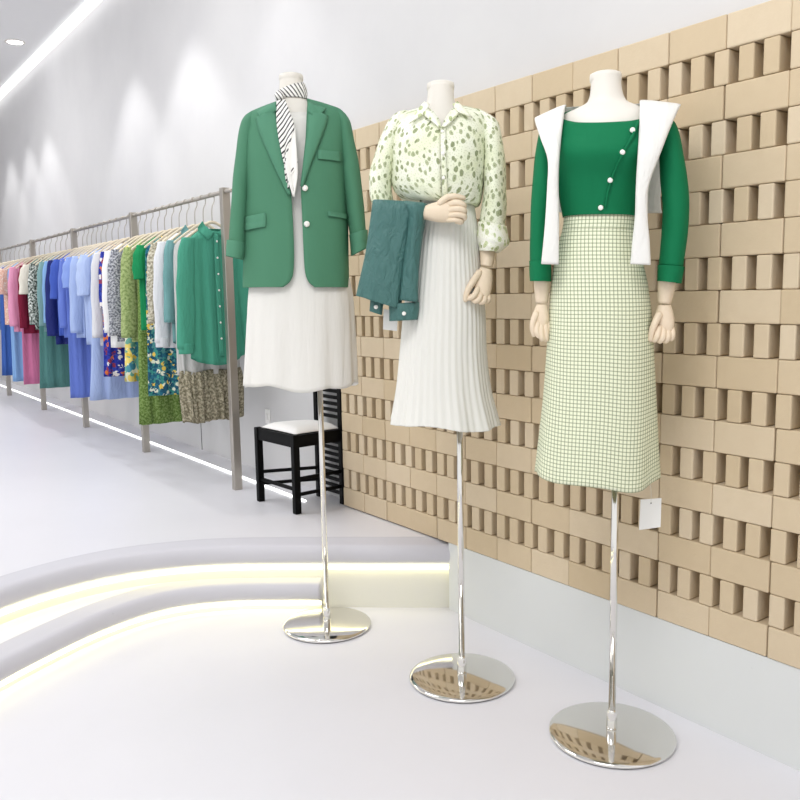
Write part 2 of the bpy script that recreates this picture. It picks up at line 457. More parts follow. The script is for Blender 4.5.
# ------------------------------------------------------------------ clothing rack
XR = 1.84; ZR = 1.833; ZG = 1.692
rack = thing('clothing_rack', 'long brushed steel clothes rail on square posts along the grey wall', 'clothes rack', (XR, 4.02, ZU))
posts = [4.02, 5.43, 6.83, 8.215, 9.75, 11.2]
for y in posts:
    bm = bmesh.new(); box(bm, (0, y - 4.02, (ZR + .02 - ZU) / 2), (.044, .038, ZR + .02 - ZU)); link('post', bm, M_steel, rack, False, bevel=.003)
bm = bmesh.new(); tube(bm, [(0, -.07, ZR - ZU), (0, 3, ZR - ZU), (0, 7.3, ZR - ZU)], .011, 12, 1); link('rail', bm, M_steel, rack)

# garments on the rack --------------------------------------------------
def hrows(spec):
    L, fl = spec['len'], spec.get('flare', 1.0); w = spec.get('w', .165); d = .033
    if spec['kind'] == 'skirt':
        return [(-.115, -.06, .115, -.06, 0, .026), (-.13, -.10, .13, -.10, 0, .032), (-w * .9, -.3, w * .9, -.3, 0, d), (-w * fl, -L, w * fl, -L, 0, d * 1.2)]
    return [(-.062, -.030, .062, -.030, 0, .022, .014), (-.09, -.050, .09, -.050, 0, .030, .012), (-.125, -.078, .125, -.078, 0, .036, .006), (-w * .95, -.112, w * .95, -.112, 0, d), (-w, -.24, w, -.24, 0, d), (-w * (1 + fl) / 2, -L * .6 - .08, w * (1 + fl) / 2, -L * .6 - .08, 0, d * 1.05), (-w * fl, -L, w * fl, -L, 0, d * 1.2)]
def make_garment(i, y, spec):
    rg = random.Random(100 + i); ph = rg.uniform(0, 6)
    t = thing(spec['name'], spec['label'], spec['cat'], (XR, y, ZG), spec.get('rz', rg.uniform(-.06, .10)), 'clothes on the long rail')
    k1, k2 = rg.choice((5, 6, 7)), rg.choice((9, 11, 13)); amp = spec.get('amp', .10)
    def fold(th, tt):
        s = min(1, max(0, (tt - .3) / .7))
        k = 1 + amp * s * (math.sin(k1 * th + ph) * .6 + math.sin(k2 * th + ph * 2 + 2 * tt) * .4)
        ky = .011 * s * (math.sin(11 * math.cos(th) + ph) + .6 * math.sin(19 * math.cos(th) + 2 * ph + 3 * tt))
        return (k, .028 * max(0, tt - .8) / .2 * math.cos(2 * th) if spec.get('collar') else 0, ky)
    bm = bmesh.new(); rows = loft(bm, hrows(spec), 72, 5, 2.3, fold)
    if spec.get('mat2'):
        Lc = spec['cut']
        bot = bm
        # split at the seam: the lower tier is a part of its own
        low = bmesh.new(); L = spec['len']; w = spec.get('w', .165) * spec.get('flare', 1)
        def fold2(th, tt): return (1 + .05 * math.sin(7 * th), .006 * math.sin(5 * th), .016 * math.sin(34 * math.cos(th) + .8 * math.sin(6 * tt)) * (.5 + .5 * tt) + .008 * math.sin(53 * math.cos(th)))
        loft(low, [(-w, -Lc, w, -Lc, 0, .05), (-w * 1.07, -Lc - .05, w * 1.07, -Lc - .05, 0, .062), (-w * 1.06, -(spec['low'] + Lc) / 2, w * 1.08, -(spec['low'] + Lc) / 2, 0, .066), (-w * 1.0, -spec['low'], w * 1.05, -spec['low'], 0, .06)], 96, 6, 2.2, fold2)
        link('gathered_tier', low, spec['mat2'], t, solid=.003)
    link('skirt_body' if spec['kind'] == 'skirt' else 'bodice', bm, spec['mat'], t, solid=.003)
    sl = spec.get('sl', 0)
    if sl:
        wd = spec.get('sw', .036); out = spec.get('out', .035)
        for sx in (-1, 1):
            bm = bmesh.new(); rr = []
            for q, (a, zz) in enumerate(((.0, .082), (.25, .085 + sl * .2), (.6, .082 + sl * .55), (1, sl + .06))):
                c = sx * (.138 + out * (a ** .6)); wq = wd * (1 + .15 * math.sin(PI * a)) * (.9 if a == 0 else 1)
                rr.append((c - wq, -zz - (.0 if sx < 0 else .0), c + wq, -zz, -.010 * a - .003, .029 if a else .025))
            def fs(th, tt): return 1 + .07 * math.sin(4 * th + ph + 5 * tt) * tt + .05 * math.sin(9 * tt * 2 + ph)* math.cos(th)
            loft(bm, rr, 32, 6, 2.1, fs)
            slv = link('sleeve', bm, spec.get('smat', spec['mat']), t, solid=.003)
            if spec.get('cuff'):
                c = sx * (.138 + out); bm = bmesh.new()
                loft(bm, [(c - wd * .92, -sl - .03, c + wd * .92, -sl - .03, -.014, .031), (c - wd * .92, -sl - .085, c + wd * .92, -sl - .085, -.014, .031)], 32, 4, 2.1); link('cuff', bm, spec['mat'], slv, solid=.004)
    if spec.get('collar'):
        s = surf_of(rows, 2.3)
        for sx in (-1, 1):
            bm = bmesh.new()
            patch(bm, [(sx * .062, .005), (sx * .052, -.02), (sx * .012, -.055)], [(sx * .088, -.03), (sx * .08, -.06), (sx * .05, -.095)], s, .010, 4, 4)
            link('collar', bm, spec['mat'], t, solid=.004)
        bm = bmesh.new(); patch(bm, [(-.014, -.06), (-.015, -.3), (-.015, -spec['len'] + .02)], [(.014, -.06), (.013, -.3), (.013, -spec['len'] + .02)], s, .007, 3, 6)
        plk = link('button_placket', bm, spec['mat'], t, solid=.003)
        if spec.get('buttons'):
            for kz in range(7):
                z = -.10 - kz * .085
                if z < -spec['len'] + .03: break
                bm = bmesh.new(); disc(bm, (0, s(0, z) - .010, z), .0055, .003, 12); link('button', bm, M_button, plk)
    return t
FB = {}
def fb(name, h, **kw):
    if name not in FB: FB[name] = fabric(name, h, **{**dict(wr=.8, wscale=(24, 6), wd=.015), **kw})
    return FB[name]
m_teal = fb('sea green cotton', '#4a9880')
m_greyteal = fb('dusty blue green cotton', '#6f9c9c')
m_palegrey = fb('pale grey linen', '#c6c5c3')
m_beigeprint = fb('beige speckled cloth', '#d5d0be', pat='speckle', cols=('#b3ad98', '#8b8675'), scale=75)
m_khakiprint = fb('khaki speckled crepe', '#b7af99', pat='speckle', cols=('#8f8873', '#6f6956'), scale=70)
m_green = fb('bright green knit', '#1d8a55')
m_flora = fb('blue and yellow floral', '#4f8c8c', pat='floral', cols=('#e8c95c', '#2d6f86', '#dfe3cf', '#3f9188', '#24566e'), scale=42)
m_olive = fb('light olive print', '#b0be86', pat='speckle', cols=('#9cad72', '#81935a'), scale=60)
m_olive2 = fb('moss green print', '#8aa262', pat='speckle', cols=('#6c8743', '#587237'), scale=80)
m_flory = fb('yellow floral on blue', '#e6e6cc', pat='floral', cols=('#efd978', '#e3c04e', '#4f94a6', '#3f7f96', '#6fae9e'), scale=24)
m_greyprint = fb('charcoal fleck print', '#c4c5cc', pat='speckle', cols=('#93959f', '#5a5c66'), scale=80)
m_wht = fb('white poplin', '#f1f1f0')
m_wht2 = fb('soft white lawn', '#dcdde1')
m_florb = fb('orange and blue floral', '#3949a8', pat='floral', cols=('#d8743e', '#e9e4e0', '#2a37a0', '#8f3a52', '#27328c'), scale=34)
m_lblue = fb('light blue cotton', '#b5c6ea')
m_lblue2 = fb('powder blue chiffon', '#a9bce6')
m_peri = fb('periwinkle cotton', '#8ba3e0')
m_denim = fb('faded denim', '#7f93bd', pat='speckle', cols=('#93a5cb', '#7085b3'), scale=90)
m_blue = fb('cornflower blue', '#4a64bd')
m_blue2 = fb('mid blue viscose', '#6a80cf')
m_navy = fb('navy satin', '#202c72', rough=.5)
m_gt = fb('grey teal cloth', '#7fa3a3')
m_tskirt = fb('deep sage cloth', '#568783')
m_bw = fb('black and white print', '#e4e6e2', pat='speckle', cols=('#8b948e', '#1f2724'), scale=55)
m_teal2 = fb('dark teal jersey', '#1e7f80')
m_cream = fb('cream jersey', '#efe9dc')
m_pink = fb('rose pink cloth', '#cf7aa2')
m_pink2 = fb('pale pink cotton', '#e39dbd')
m_mar = fb('maroon cloth', '#7c1d38')
m_peach = fb('peach striped cloth', '#ecc5b4', pat='speckle', cols=('#e0a690', '#f2dccf'), scale=40)
m_sky = fb('sky blue cloth', '#86aede')
m_royal = fb('royal blue cloth', '#3f63ad')
# (left edge px, top kind, hem px, sleeve end px)
def G(px, name, cat, kind, mat, hem, label, sleeve=0, **kw):
    return dict(px=px, name=name, cat=cat, kind=kind, mat=mat, hem=hem, label=label, sleeve=sleeve, **kw)
LIST = [
 G(180, 'shirt', 'shirt', 'top', m_teal, 362, 'sea green button up shirt hanging nearest on the rail, white buttons', 352, collar=1, buttons=1, cuff=1, out=.05, sw=.045, rz=.05, w=.158),
 G(173, 'dress', 'dress', 'dress', m_palegrey, 376, 'pale grey dress with crinkled khaki print skirt below the sea green shirt', 0, mat2=m_khakiprint, cut=.78, hemcut=376, flare=1.0, w=.17),
 G(172, 'shirt', 'shirt', 'top', m_greyteal, 345, 'dusty blue green shirt squeezed just behind the sea green shirt', 325, collar=1),
 G(163, 'shirt', 'shirt', 'top', m_wht2, 348, 'soft white long sleeved shirt beside the beige speckled blouse', 345, cuff=1, sw=.042, out=.045),
 G(156, 'blouse', 'blouse', 'top', m_beigeprint, 335, 'beige speckled long sleeved blouse between white shirt and green top', 326, sw=.042, out=.045),
 G(149, 'dress', 'dress', 'dress', m_flora, 396, 'teal and yellow floral dress hanging under the bright green knit top', 0, flare=1.1),
 G(149, 'knit_top', 'top', 'top', m_green, 330, 'bright green short sleeved knit top hanging over floral dress', 282, sw=.044),
 G(147, 'skirt', 'skirt', 'skirt', m_olive2, 424, 'long narrow moss green print skirt, its hem beside the crinkled khaki one', 0, flare=1.1, w=.16),
 G(126, 'blouse', 'blouse', 'top', m_olive, 342, 'light olive green print blouse with long sleeves', 340, sw=.046, out=.045),
 G(123, 'skirt', 'skirt', 'skirt', m_flory, 382, 'pale blue skirt with big yellow flowers below the olive blouse', 0, flare=1.1),
 G(111, 'blouse', 'blouse', 'top', m_greyprint, 342, 'charcoal flecked white blouse with long balloon sleeves', 338, sw=.046, out=.045),
 G(106, 'shirt', 'shirt', 'top', m_wht, 348, 'white long shirt next to the charcoal flecked blouse', 335),
 G(101, 'dress', 'dress', 'dress', m_florb, 377, 'orange and cobalt floral dress between white shirts and light blue shirt', 310, flare=1.1, sw=.03, out=.03),
 G(93, 'blouse', 'blouse', 'top', m_wht2, 346, 'plain soft white blouse, left of the two white tops', 340, sw=.04, out=.045),
 G(96, 'skirt', 'skirt', 'skirt', m_lblue2, 400, 'long powder blue sheer skirt reaching lowest under the white shirts', 0, flare=1.35, amp=.14),
 G(79, 'shirt', 'shirt', 'top', m_lblue, 345, 'light blue shirt with elbow sleeves left of the white blouses', 298, sw=.048, out=.04),
 G(86, 'denim_skirt', 'skirt', 'skirt', m_denim, 400, 'narrow faded blue denim skirt between mid blue dress and powder blue skirt', 0, w=.12),
 G(74, 'shirt', 'shirt', 'top', m_lblue2, 338, 'powder blue long sleeved shirt beside the periwinkle top', 335, sw=.042, out=.042),
 G(65, 'blouse', 'blouse', 'top', m_peri, 330, 'periwinkle blouse with short frilled sleeves', 290, sw=.05, out=.04),
 G(73, 'dress', 'dress', 'dress', m_blue2, 398, 'long mid blue viscose dress hanging to the left of the denim skirt', 0, flare=1.1),
 G(60, 'blouse', 'blouse', 'top', m_blue2, 338, 'mid blue viscose blouse with long sleeves', 330),
 G(55, 'blouse', 'blouse', 'top', m_blue, 336, 'cornflower blue blouse with wide elbow sleeves', 301, sw=.05, out=.042),
 G(46, 'blouse', 'blouse', 'top', m_navy, 345, 'shiny navy satin blouse with long sleeves', 338, sw=.05, out=.045),
 G(40, 'shirt', 'shirt', 'top', m_sky, 333, 'sky blue shirt mostly hidden left of the navy blouse', 325),
 G(35, 'shirt', 'shirt', 'top', m_gt, 332, 'grey teal shirt with long sleeves beside the black and white print', 328, sw=.042),
 G(47, 'skirt', 'skirt', 'skirt', m_tskirt, 388, 'deep sage green midi skirt below the navy satin blouse', 0, flare=1.15),
 G(29, 'blouse', 'blouse', 'top', m_bw, 330, 'black and white speckled print blouse', 326, sw=.036),
 G(20, 'knit_top', 'top', 'top', m_teal2, 325, 'dark teal jersey top with cream short sleeves', 296, smat=m_cream, sw=.05, out=.05),
 G(16, 'blouse', 'blouse', 'top', m_mar, 334, 'maroon long sleeved blouse between pink and teal tops', 330),
 G(28, 'skirt', 'skirt', 'skirt', m_pink, 384, 'long rose pink skirt below the teal and cream top', 0, flare=1.1),
 G(10, 'blouse', 'blouse', 'top', m_pink2, 332, 'pale pink blouse with long sleeves, just left of the maroon blouse', 328, sw=.042),
 G(6, 'dress', 'dress', 'dress', m_sky, 382, 'long sky blue dress left of the rose pink skirt', 0, flare=1.1),
 G(0, 'blouse', 'blouse', 'top', m_peach, 325, 'peach striped blouse with short sleeves at the left edge', 296, sw=.05),
 G(-3, 'skirt', 'skirt', 'skirt', m_royal, 376, 'long royal blue skirt at the left edge of the photo', 0, flare=1.1),
 G(-6, 'blouse', 'blouse', 'top', m_peri, 330, 'periwinkle long sleeved blouse behind the peach striped blouse', 325),
 G(-12, 'blouse', 'blouse', 'top', m_teal2, 330, 'dark teal blouse at the far end of the rail', 320),
 G(-17, 'blouse', 'blouse', 'top', m_lblue, 330, 'light blue blouse at the far end of the rail', 320),
 G(-22, 'blouse', 'blouse', 'top', m_wht, 330, 'white blouse at the far end of the rail beside the last post', 320),
]
# hanger: a prototype, then copies
def make_hanger():
    t = thing('clothes_hanger', '', 'hanger', (XR, 0, ZR))
    bm = bmesh.new(); pts = []
    for k in range(9):
        a = -PI * .15 + k / 8 * PI * 1.15; pts.append((-.0165 * math.cos(a), 0, .0165 * math.sin(a) * .8 - .001))
    pts += [(.016, 0, -.03), (.004, 0, -.055), (0, 0, -.09), (0, 0, -(ZR - ZG))]
    tube(bm, pts, .0028, 8, 3); link('hook', bm, M_steel, t)
    bm = bmesh.new(); e = ZR - ZG; tube(bm, [(-.165, 0, -e - .098), (-.1, 0, -e - .050), (-.035, 0, -e - .008), (0, 0, -e + .003), (.035, 0, -e - .008), (.1, 0, -e - .050), (.165, 0, -e - .098)], [.0065, .007, .008, .0085, .008, .007, .0065], 10, 4, .6); link('shoulder_bar', bm, M_hanger, t)
    return t
proto = make_hanger(); used = False
def copy_tree(o):
    r = o.copy(); col.objects.link(r)
    for ch in list(o.children):
        c = ch.copy(); col.objects.link(c); c.parent = r
        for g in list(ch.children):
            d = g.copy(); col.objects.link(d); d.parent = c
    return r
ylast = 4.06
for i, s in enumerate(LIST):
    XL = XR - (.20 if s['kind'] == 'top' else .16)
    KN = ((0, 4.19), (10, 5.34), (15, 6.02), (20, 6.6), (25, 7.4), (30, 8.36), (33, 9.0), (38, 10.0))
    for (i0, y0), (i1, y1) in zip(KN, KN[1:]):
        if i0 <= i <= i1: y = y0 + (y1 - y0) * (i - i0) / (i1 - i0)
    for q in posts:
        if abs(y - q) < .072: y = q + (.072 if y > q else -.072)
    xl, yl = XL, y
    def zat(py):      # height of that image row at the garment's left edge
        px = s['px']; r = ray(px, py); tt = y / r.y; return H + r.z * tt
    s['len'] = ZG - zat(s['hem'])
    if s['sleeve']: s['sl'] = ZG - zat(s['sleeve']) - .075
    if s.get('mat2'): s['cut'] = s['len'] - .02; s['low'] = ZG - zat(424)
    make_garment(i, y, s)
    h = proto if not used else copy_tree(proto); used = True
    h.location = (XR, y, ZR + .0125 - .0132 + .0); h.rotation_euler = (0, 0, random.uniform(-.05, .08))
    short = s['label'].split(' hanging')[0].split(' between')[0].split(' beside')[0].split(' below')[0].split(' left of')[0]
    h['label'] = ' '.join(('pale wooden hanger holding the ' + short).split()[:16]); h['group'] = 'wooden hangers on the rail'

# ------------------------------------------------------------------ black ladder-back chair
A = Vector((1.822, 3.709)); B = Vector((1.843, 3.375)); C_ = Vector((2.112, 3.392)); D_ = Vector((2.104, 3.606))
cen = (A + B + C_ + D_) / 4; SH = .376
chair = thing('ladder_back_chair', 'black wooden ladder back chair with white cushion beside the brick wall', 'chair', (cen.x, cen.y, ZU))
loc = lambda v, z=0: Vector((v.x - cen.x, v.y - cen.y, z))
def leg(p, h, s=.032):
    bm = bmesh.new(); box(bm, loc(p, h / 2), (s, s, h)); return bm
for p in (A, B): link('leg', leg(p, SH), M_black, chair, False, bevel=.003)
for p in (C_, D_): link('back_post', leg(p, 1.02, .03), M_black, chair, False, bevel=.003)
def bar(a, b, za, zb, w=.018, hgt=.018):
    bm = bmesh.new(); pa, pb = loc(a, za), loc(b, zb); d = pb - pa
    rot = Vector((1, 0, 0)).rotation_difference(d.normalized()).to_matrix(); box(bm, (pa + pb) / 2, (d.length, w, hgt), rot); return bm
for a, b in ((A, B), (B, C_), (C_, D_), (D_, A)): link('apron', bar(a, b, SH - .032, SH - .032, .022, .058), M_black, chair, False, bevel=.002)
for a, b, z in ((A, B, .115), (B, C_, .09), (B, C_, .165), (D_, A, .15), (D_, A, .09), (A, C_, .125)):
    if (a, b) == (A, C_): continue
    link('stretcher', bar(a, b, z, z, .014, .016), M_black, chair, False, bevel=.002)
z = .05
while z < 1.0:
    if abs(z - SH) > .040: link('slat', bar(C_, D_, z, z, .012, .017), M_black, chair, False, bevel=.002)
    z += .0315
bm = bmesh.new(); uvl = bm.loops.layers.uv.verify()
q = [loc(v) for v in (A, B, C_, D_)]; ctr = sum(q, Vector()) / 4
N = 10; grid = []
for j in range(N + 1):
    row = []
    for i in range(N + 1):
        s, t2 = i / N, j / N; pnt = (q[0] * (1 - s) + q[1] * s) * (1 - t2) + (q[3] * (1 - s) + q[2] * s) * t2
        e = min(s, 1 - s, t2, 1 - t2); zz = SH + .002 + .026 * (1 - (1 - min(1, e * 4)) ** 2.2) ** .5 + .006 * math.sin(PI * s) * math.sin(PI * t2)
        pnt = ctr + (pnt - ctr) * .97
        row.append(bm.verts.new((pnt.x, pnt.y, zz)))
    grid.append(row)
for j in range(N):
    for i in range(N): bm.faces.new((grid[j][i], grid[j][i+1], grid[j+1][i+1], grid[j+1][i]))
link('seat_cushion', bm, fabric('cushion cloth', '#f3f1ef', .85, wr=.15), chair, solid=.006, sub=1)

# ------------------------------------------------------------------ mannequins
class Man:
    def __init__(s, bx, by, label):
        s.base = onz(bx, by, .02); s.base.z = 0
        y = Vector((s.base.x, s.base.y, 0)).normalized(); s.Y = y; s.X = Vector((y.y, -y.x, 0)); s.rz = math.atan2(s.X.y, s.X.x)
        s.root = thing('mannequin', label, 'mannequin', s.base, s.rz)
        s.k = math.hypot(s.base.x, s.base.y) / F
    def P(s, px, py, yc=0.0):
        r = ray(px, py); t = ((s.base - CAM).dot(s.Y) + yc) / r.dot(s.Y); p = CAM + r * t
        return ((p - s.base).dot(s.X), p.z)
    def V(s, px, py, yc=0.0):
        u, z = s.P(px, py, yc); return Vector((u, yc, z))
    def rows(s, L):
        out = []
        for r in L:
            xl, yl, xr, yr, yc, hd = r[:6]; a, b = s.P(xl, yl, yc), s.P(xr, yr, yc); out.append((*a, *b, yc, hd, *(r[6:])))
        return out
    def orows(s, L):
        out = []
        for xl, yl, xr, yr, yc, hd, eL, eR in L:
            a, b = s.P(xl, yl, yc), s.P(xr, yr, yc); ym = (yl + yr) / 2
            out.append((*a, *b, yc, hd, s.P(eL, ym, yc - hd)[0], s.P(eR, ym, yc - hd)[0]))
        return out
    def pts(s, L, yc=0): return [s.P(x, y, yc) for x, y in L]
    def garment(s, name, label, cat, zpx):
        z0 = s.P(*zpx)[1]; t = thing(name, label, cat, (s.base.x, s.base.y, z0), s.rz); t['_z0'] = z0; return t
    def stand(s, top_px, rbase, rpole):
        top = s.P(*top_px)[1]
        bm = bmesh.new(); r = rbase
        lathe(bm, [(.002, .024), (r * .25, .0235), (r * .7, .0195), (r * .93, .0150), (r * .985, .0125), (r, .009), (r, .005), (r * .985, .003), (.002, .003)], 96); s.bs = link('base', bm, M_chrome, s.root)
        bm = bmesh.new(); lathe(bm, [(.002, .003), (r * .97, .003), (r * .97, 0), (.002, 0)], 64); link('base_pad', bm, M_rubber, s.bs)
        bm = bmesh.new(); lathe(bm, [(.003, .024), (rpole, .024), (rpole, top), (.003, top)], 24); link('pole', bm, M_chrome, s.root)
        bm = bmesh.new(); q = rpole * 1.45; lathe(bm, [(.004, .022), (q * 1.05, .022), (q, .03), (q, .075), (q * .86, .08), (rpole, .082), (.004, .082)], 24); link('collar', bm, M_chrome, s.root)
    def torso(s, rows, neck):
        bm = bmesh.new(); loft(bm, s.rows(rows), 48, 5, 2.1, None, True, True); s.to = link('torso', bm, M_skin, s.root)
        (xl, yl, xr, yr) = neck; k = s.k
        a, b = s.P(xl, yl), s.P(xr, yr); c = ((a[0] + b[0]) / 2, (a[1] + b[1]) / 2 - .012); rr = (b[0] - a[0]) / 2
        bm = bmesh.new(); lathe(bm, [(.002, .012), (rr * .8, .012), (rr * 1.03, .008), (rr * 1.06, .003), (rr * 1.05, -.010), (rr * .97, -.014), (.002, -.014)], 48, (c[0], 0, c[1])); link('neck_cap', bm, M_skin, s.to)
    def hand(s, palm, fingers, name='hand', parent=None):
        bm = bmesh.new(); loft(bm, s.rows(palm), 24, 4, 2.2, None, True, True)
        for pts, rad in fingers:
            tube(bm, [s.V(*p) for p in pts], [r * s.k for r in rad], 10, 4)
        return link(name, bm, M_handwood, parent or s.arm)
    def wrist(s, rows, name='forearm'):
        bm = bmesh.new(); loft(bm, s.rows(rows), 24, 4, 2, None, True, True); s.arm = link(name, bm, M_handwood, s.root); return s.arm

# ---- first mannequin: blazer
m1 = Man(327, 621, 'white headless mannequin wearing the green blazer on chrome stand')
m1.stand((324, 330), 45.8 * m1.k, .0105)
m1.torso([(279.5, 78, 302.5, 77, 0, .043), (279, 92, 303, 91, 0, .043), (276, 102, 306, 100, 0, .046), (262, 110, 322, 108, .005, .055), (256, 122, 332, 120, .005, .062), (262, 160, 330, 160, 0, .075), (268, 200, 326, 200, 0, .065), (262, 240, 334, 240, 0, .08), (260, 270, 336, 270, 0, .09), (268, 330, 330, 330, 0, .07)], (279.5, 74.5, 302.5, 74))
g = m1.garment('dress', 'long plain white dress worn under the green blazer', 'dress', (300, 390))
def f1(th, t):
    s = max(0, (t - .5) / .5)
    k = 1 + s * (.030 * math.sin(5 * th + 1.0) + .022 * math.sin(9 * th + 2.2) + .012 * math.sin(17 * th)) + .006 * math.sin(7 * th + 3 * t)
    return (k, .008 * s * math.sin(3 * th + .6) + .006 * s * math.sin(7 * th))
bm = bmesh.new()
DR = loft(bm, m1.rows([(270, 106, 309, 105, 0, .055, .035), (262, 112, 326, 110, 0, .066, .03), (256, 122, 334, 120, 0, .080, .015), (256, 145, 336, 145, 0, .092, 0), (259, 190, 335, 190, 0, .088), (261, 215, 333, 215, 0, .084), (254, 250, 341, 250, 0, .100), (248, 290, 351, 290, 0, .118), (246, 320, 353.5, 320, 0, .128), (244.5, 355, 355, 355, 0, .138), (243, 385, 356, 385, 0, .150)]), 120, 5, 2.2, f1)
m_dress = fabric('white viscose', '#e6e4df', .85, wr=.4, wscale=(26, 3))
link('dress_body', bm, m_dress, g, solid=.003)
g = m1.garment('blazer', 'green single breasted blazer with notched lapels and white buttons', 'blazer', (300, 287))
m_blz = fabric('sage green suiting', '#508569', .75, wr=.45, wd=.010, wscale=(9, 3.5))
m_blz2 = fabric('sage green suiting lapel', '#568c71', .72, wr=.2, wscale=(9, 4))
def f2(th, t): return 1 + .010 * math.sin(5 * th + 6 * t) * t + .012 * t * math.sin(9 * th + 2)
BR = [(275, 103, 308, 99.5, .0, .050, 275.5, 307.5), (259, 109, 330, 106, 0, .070, 277, 307.5), (246, 116, 343, 112, 0, .085, 278, 307), (243.5, 128, 347, 125, 0, .105, 279, 306.5), (244, 160, 346, 160, 0, .125, 282.5, 304.8), (245, 190, 347, 190, 0, .122, 290, 301.2), (244, 215, 348, 215, 0, .122, 292.5, 302), (243.5, 250, 348.5, 250, 0, .132, 294, 303.5), (243, 272, 349, 272, 0, .138, 293.5, 305), (243, 282, 349, 282, 0, .140, 290, 308.5), (243, 287.5, 349, 287.5, 0, .141, 283, 315)]
bm = bmesh.new(); BB = openloft(bm, m1.orows(BR), 84, 5, 2.4, f2); link('front_and_back_panels', bm, m_blz, g, solid=.006)
bs = surf_of(BB, 2.4)
def patch_m(m, left, right, surf, off, mat, name, par, nu=6, sub=5, wave=None, solid=.004, d=.11):
    bm = bmesh.new(); patch(bm, m.pts(left, -d), m.pts(right, -d), surf, off, nu, sub, wave); return link(name, bm, mat, par, solid=solid, off=1)
roll = lambda t, s: .010 * math.sin(PI * t) * (1 - s * .6)
patch_m(m1, [(256, 116), (259, 130), (268, 152), (279, 176), (289, 195)], [(274, 111), (277.5, 120), (280.5, 140), (285, 168), (290.5, 195)], bs, .007, m_blz2, 'lapel', g, wave=roll)
patch_m(m1, [(309, 110), (307.8, 122), (306, 140), (303.5, 165), (301.2, 187)], [(328, 115), (325, 127), (318, 146), (309.5, 168), (302.4, 187)], bs, .007, m_blz2, 'lapel', g, wave=roll)
patch_m(m1, [(275, 101), (266, 105), (256.5, 111)], [(276.8, 110), (271, 113.5), (261.5, 118.5)], bs, .010, m_blz2, 'collar', g, 5, 5, roll)
patch_m(m1, [(308, 99), (316, 103), (326, 107.5)], [(307.6, 112), (313, 116), (318, 117.5)], bs, .010, m_blz2, 'collar', g, 5, 5, roll)
def sleeve(m, rows, mat, par, name='sleeve', ph=0, amp=.03, p=2.1, cap=False):
    def fs(th, t): return 1 + amp * math.sin(3 * th + 9 * t + ph) * (.3 + t * .7) + amp * .7 * math.sin(22 * t + 2 * th + ph)
    bm = bmesh.new(); loft(bm, m.rows(rows), 48, 7, p, fs, cap); return link(name, bm, mat, par, solid=.004)
sl0 = sleeve(m1, [(244, 118, 260, 111, 0, .050), (240, 126, 258, 124, -.004, .062), (237, 146, 254.5, 147, -.006, .062), (233.5, 175, 251, 176, -.012, .06), (231, 205, 248.5, 207, -.02, .058), (228.8, 243, 246.5, 246, -.028, .056)], m_blz, g, ph=1, amp=.022, cap=True)
sl1 = sleeve(m1, [(331, 108, 346.5, 116, 0, .050), (335, 124, 350.5, 123, -.004, .062), (338, 146, 355, 144, -.006, .062), (341.5, 175, 360, 172, -.012, .06), (345.5, 205, 363.5, 202, -.02, .058), (350, 236, 366.5, 233, -.026, .056)], m_blz, g, ph=2, amp=.022, cap=True)
sleeve(m1, [(226.8, 240, 247, 243.5, -.028, .062), (226.2, 248, 246, 252, -.03, .063), (226, 256, 244.5, 260, -.032, .060)], m_blz2, sl0, 'cuff', 0, .01)
sleeve(m1, [(349, 235, 367.6, 230, -.026, .062), (350.2, 244, 367.8, 238, -.028, .062), (351, 256, 368, 247.5, -.03, .058)], m_blz2, sl1, 'cuff', 0, .01)
patch_m(m1, [(244.2, 216, ), (243.8, 222), (243.3, 230)], [(266, 213), (266.3, 220), (266, 227)], bs, .006, m_blz2, 'pocket_flap', g)
patch_m(m1, [(328, 211), (328, 213), (328, 216)], [(347.5, 213), (347.8, 215), (347.8, 218)], bs, .005, m_blz2, 'pocket_welt', g)
patch_m(m1, [(318, 151), (318, 155), (318, 159.5)], [(341, 150.5), (341, 155), (341.5, 160.5)], bs, .004, m_blz2, 'chest_pocket', g)
for x, y in ((305, 188), (306.8, 224)):
    u, z = m1.P(x, y, -.13); bm = bmesh.new(); disc(bm, (u, bs(u, z) - .006, z), .0105, .005, 24); link('button', bm, M_button, g)
# scarf
g = m1.garment('scarf', 'white neck scarf with black diagonal stripes knotted at the neck above blazer', 'scarf', (294, 198))
m_scarf = fabric('striped silk', '#f4f2ee', .55, pat='stripe', cols=('#26242a', .62), scale=82, wr=.12)
m_scarf2 = fabric('plain silk border', '#f4f2ee', .55, wr=.15)
def fsc(th, t): return 1 + .02 * math.sin(11 * th) + .05 * math.sin(PI * t)
bm = bmesh.new(); loft(bm, m1.rows([(277.8, 92, 304.5, 83.5, 0, .047), (276.3, 95, 306.3, 91, 0, .051), (277, 100, 307, 100, 0, .05)]), 64, 5, 2, fsc); link('neck_band', bm, m_scarf, g, solid=.003)
bm = bmesh.new(); loft(bm, m1.rows([(276.5, 91, 281, 91, -.045, .008), (274.8, 94, 284, 94, -.052, .016), (275, 98, 284.5, 98, -.054, .016), (277, 101, 283, 101, -.052, .010)]), 24, 4, 2, None, True, True); link('knot', bm, m_scarf, g)
def scs(u, z): return bs(u, z) - .002
wv = lambda t, s: .008 * math.sin(2.2 * PI * t + 1.0) * s
neck_s = lambda u, z: min(scs(u, z), -.066)
patch_m(m1, [(276.5, 99), (276.2, 112), (277.5, 130), (281, 150), (284.5, 166)], [(285, 97.5), (289, 110), (294.5, 127), (290, 146), (285.5, 166.5)], neck_s, .010, m_scarf, 'tail', g, wave=wv)
patch_m(m1, [(291, 142), (288, 150), (284.8, 162), (288, 180), (293, 197)], [(295.5, 128.5), (296.5, 145), (297.5, 160), (298, 178), (294.5, 198)], neck_s, .011, m_scarf2, 'tail_border', g, wave=wv)
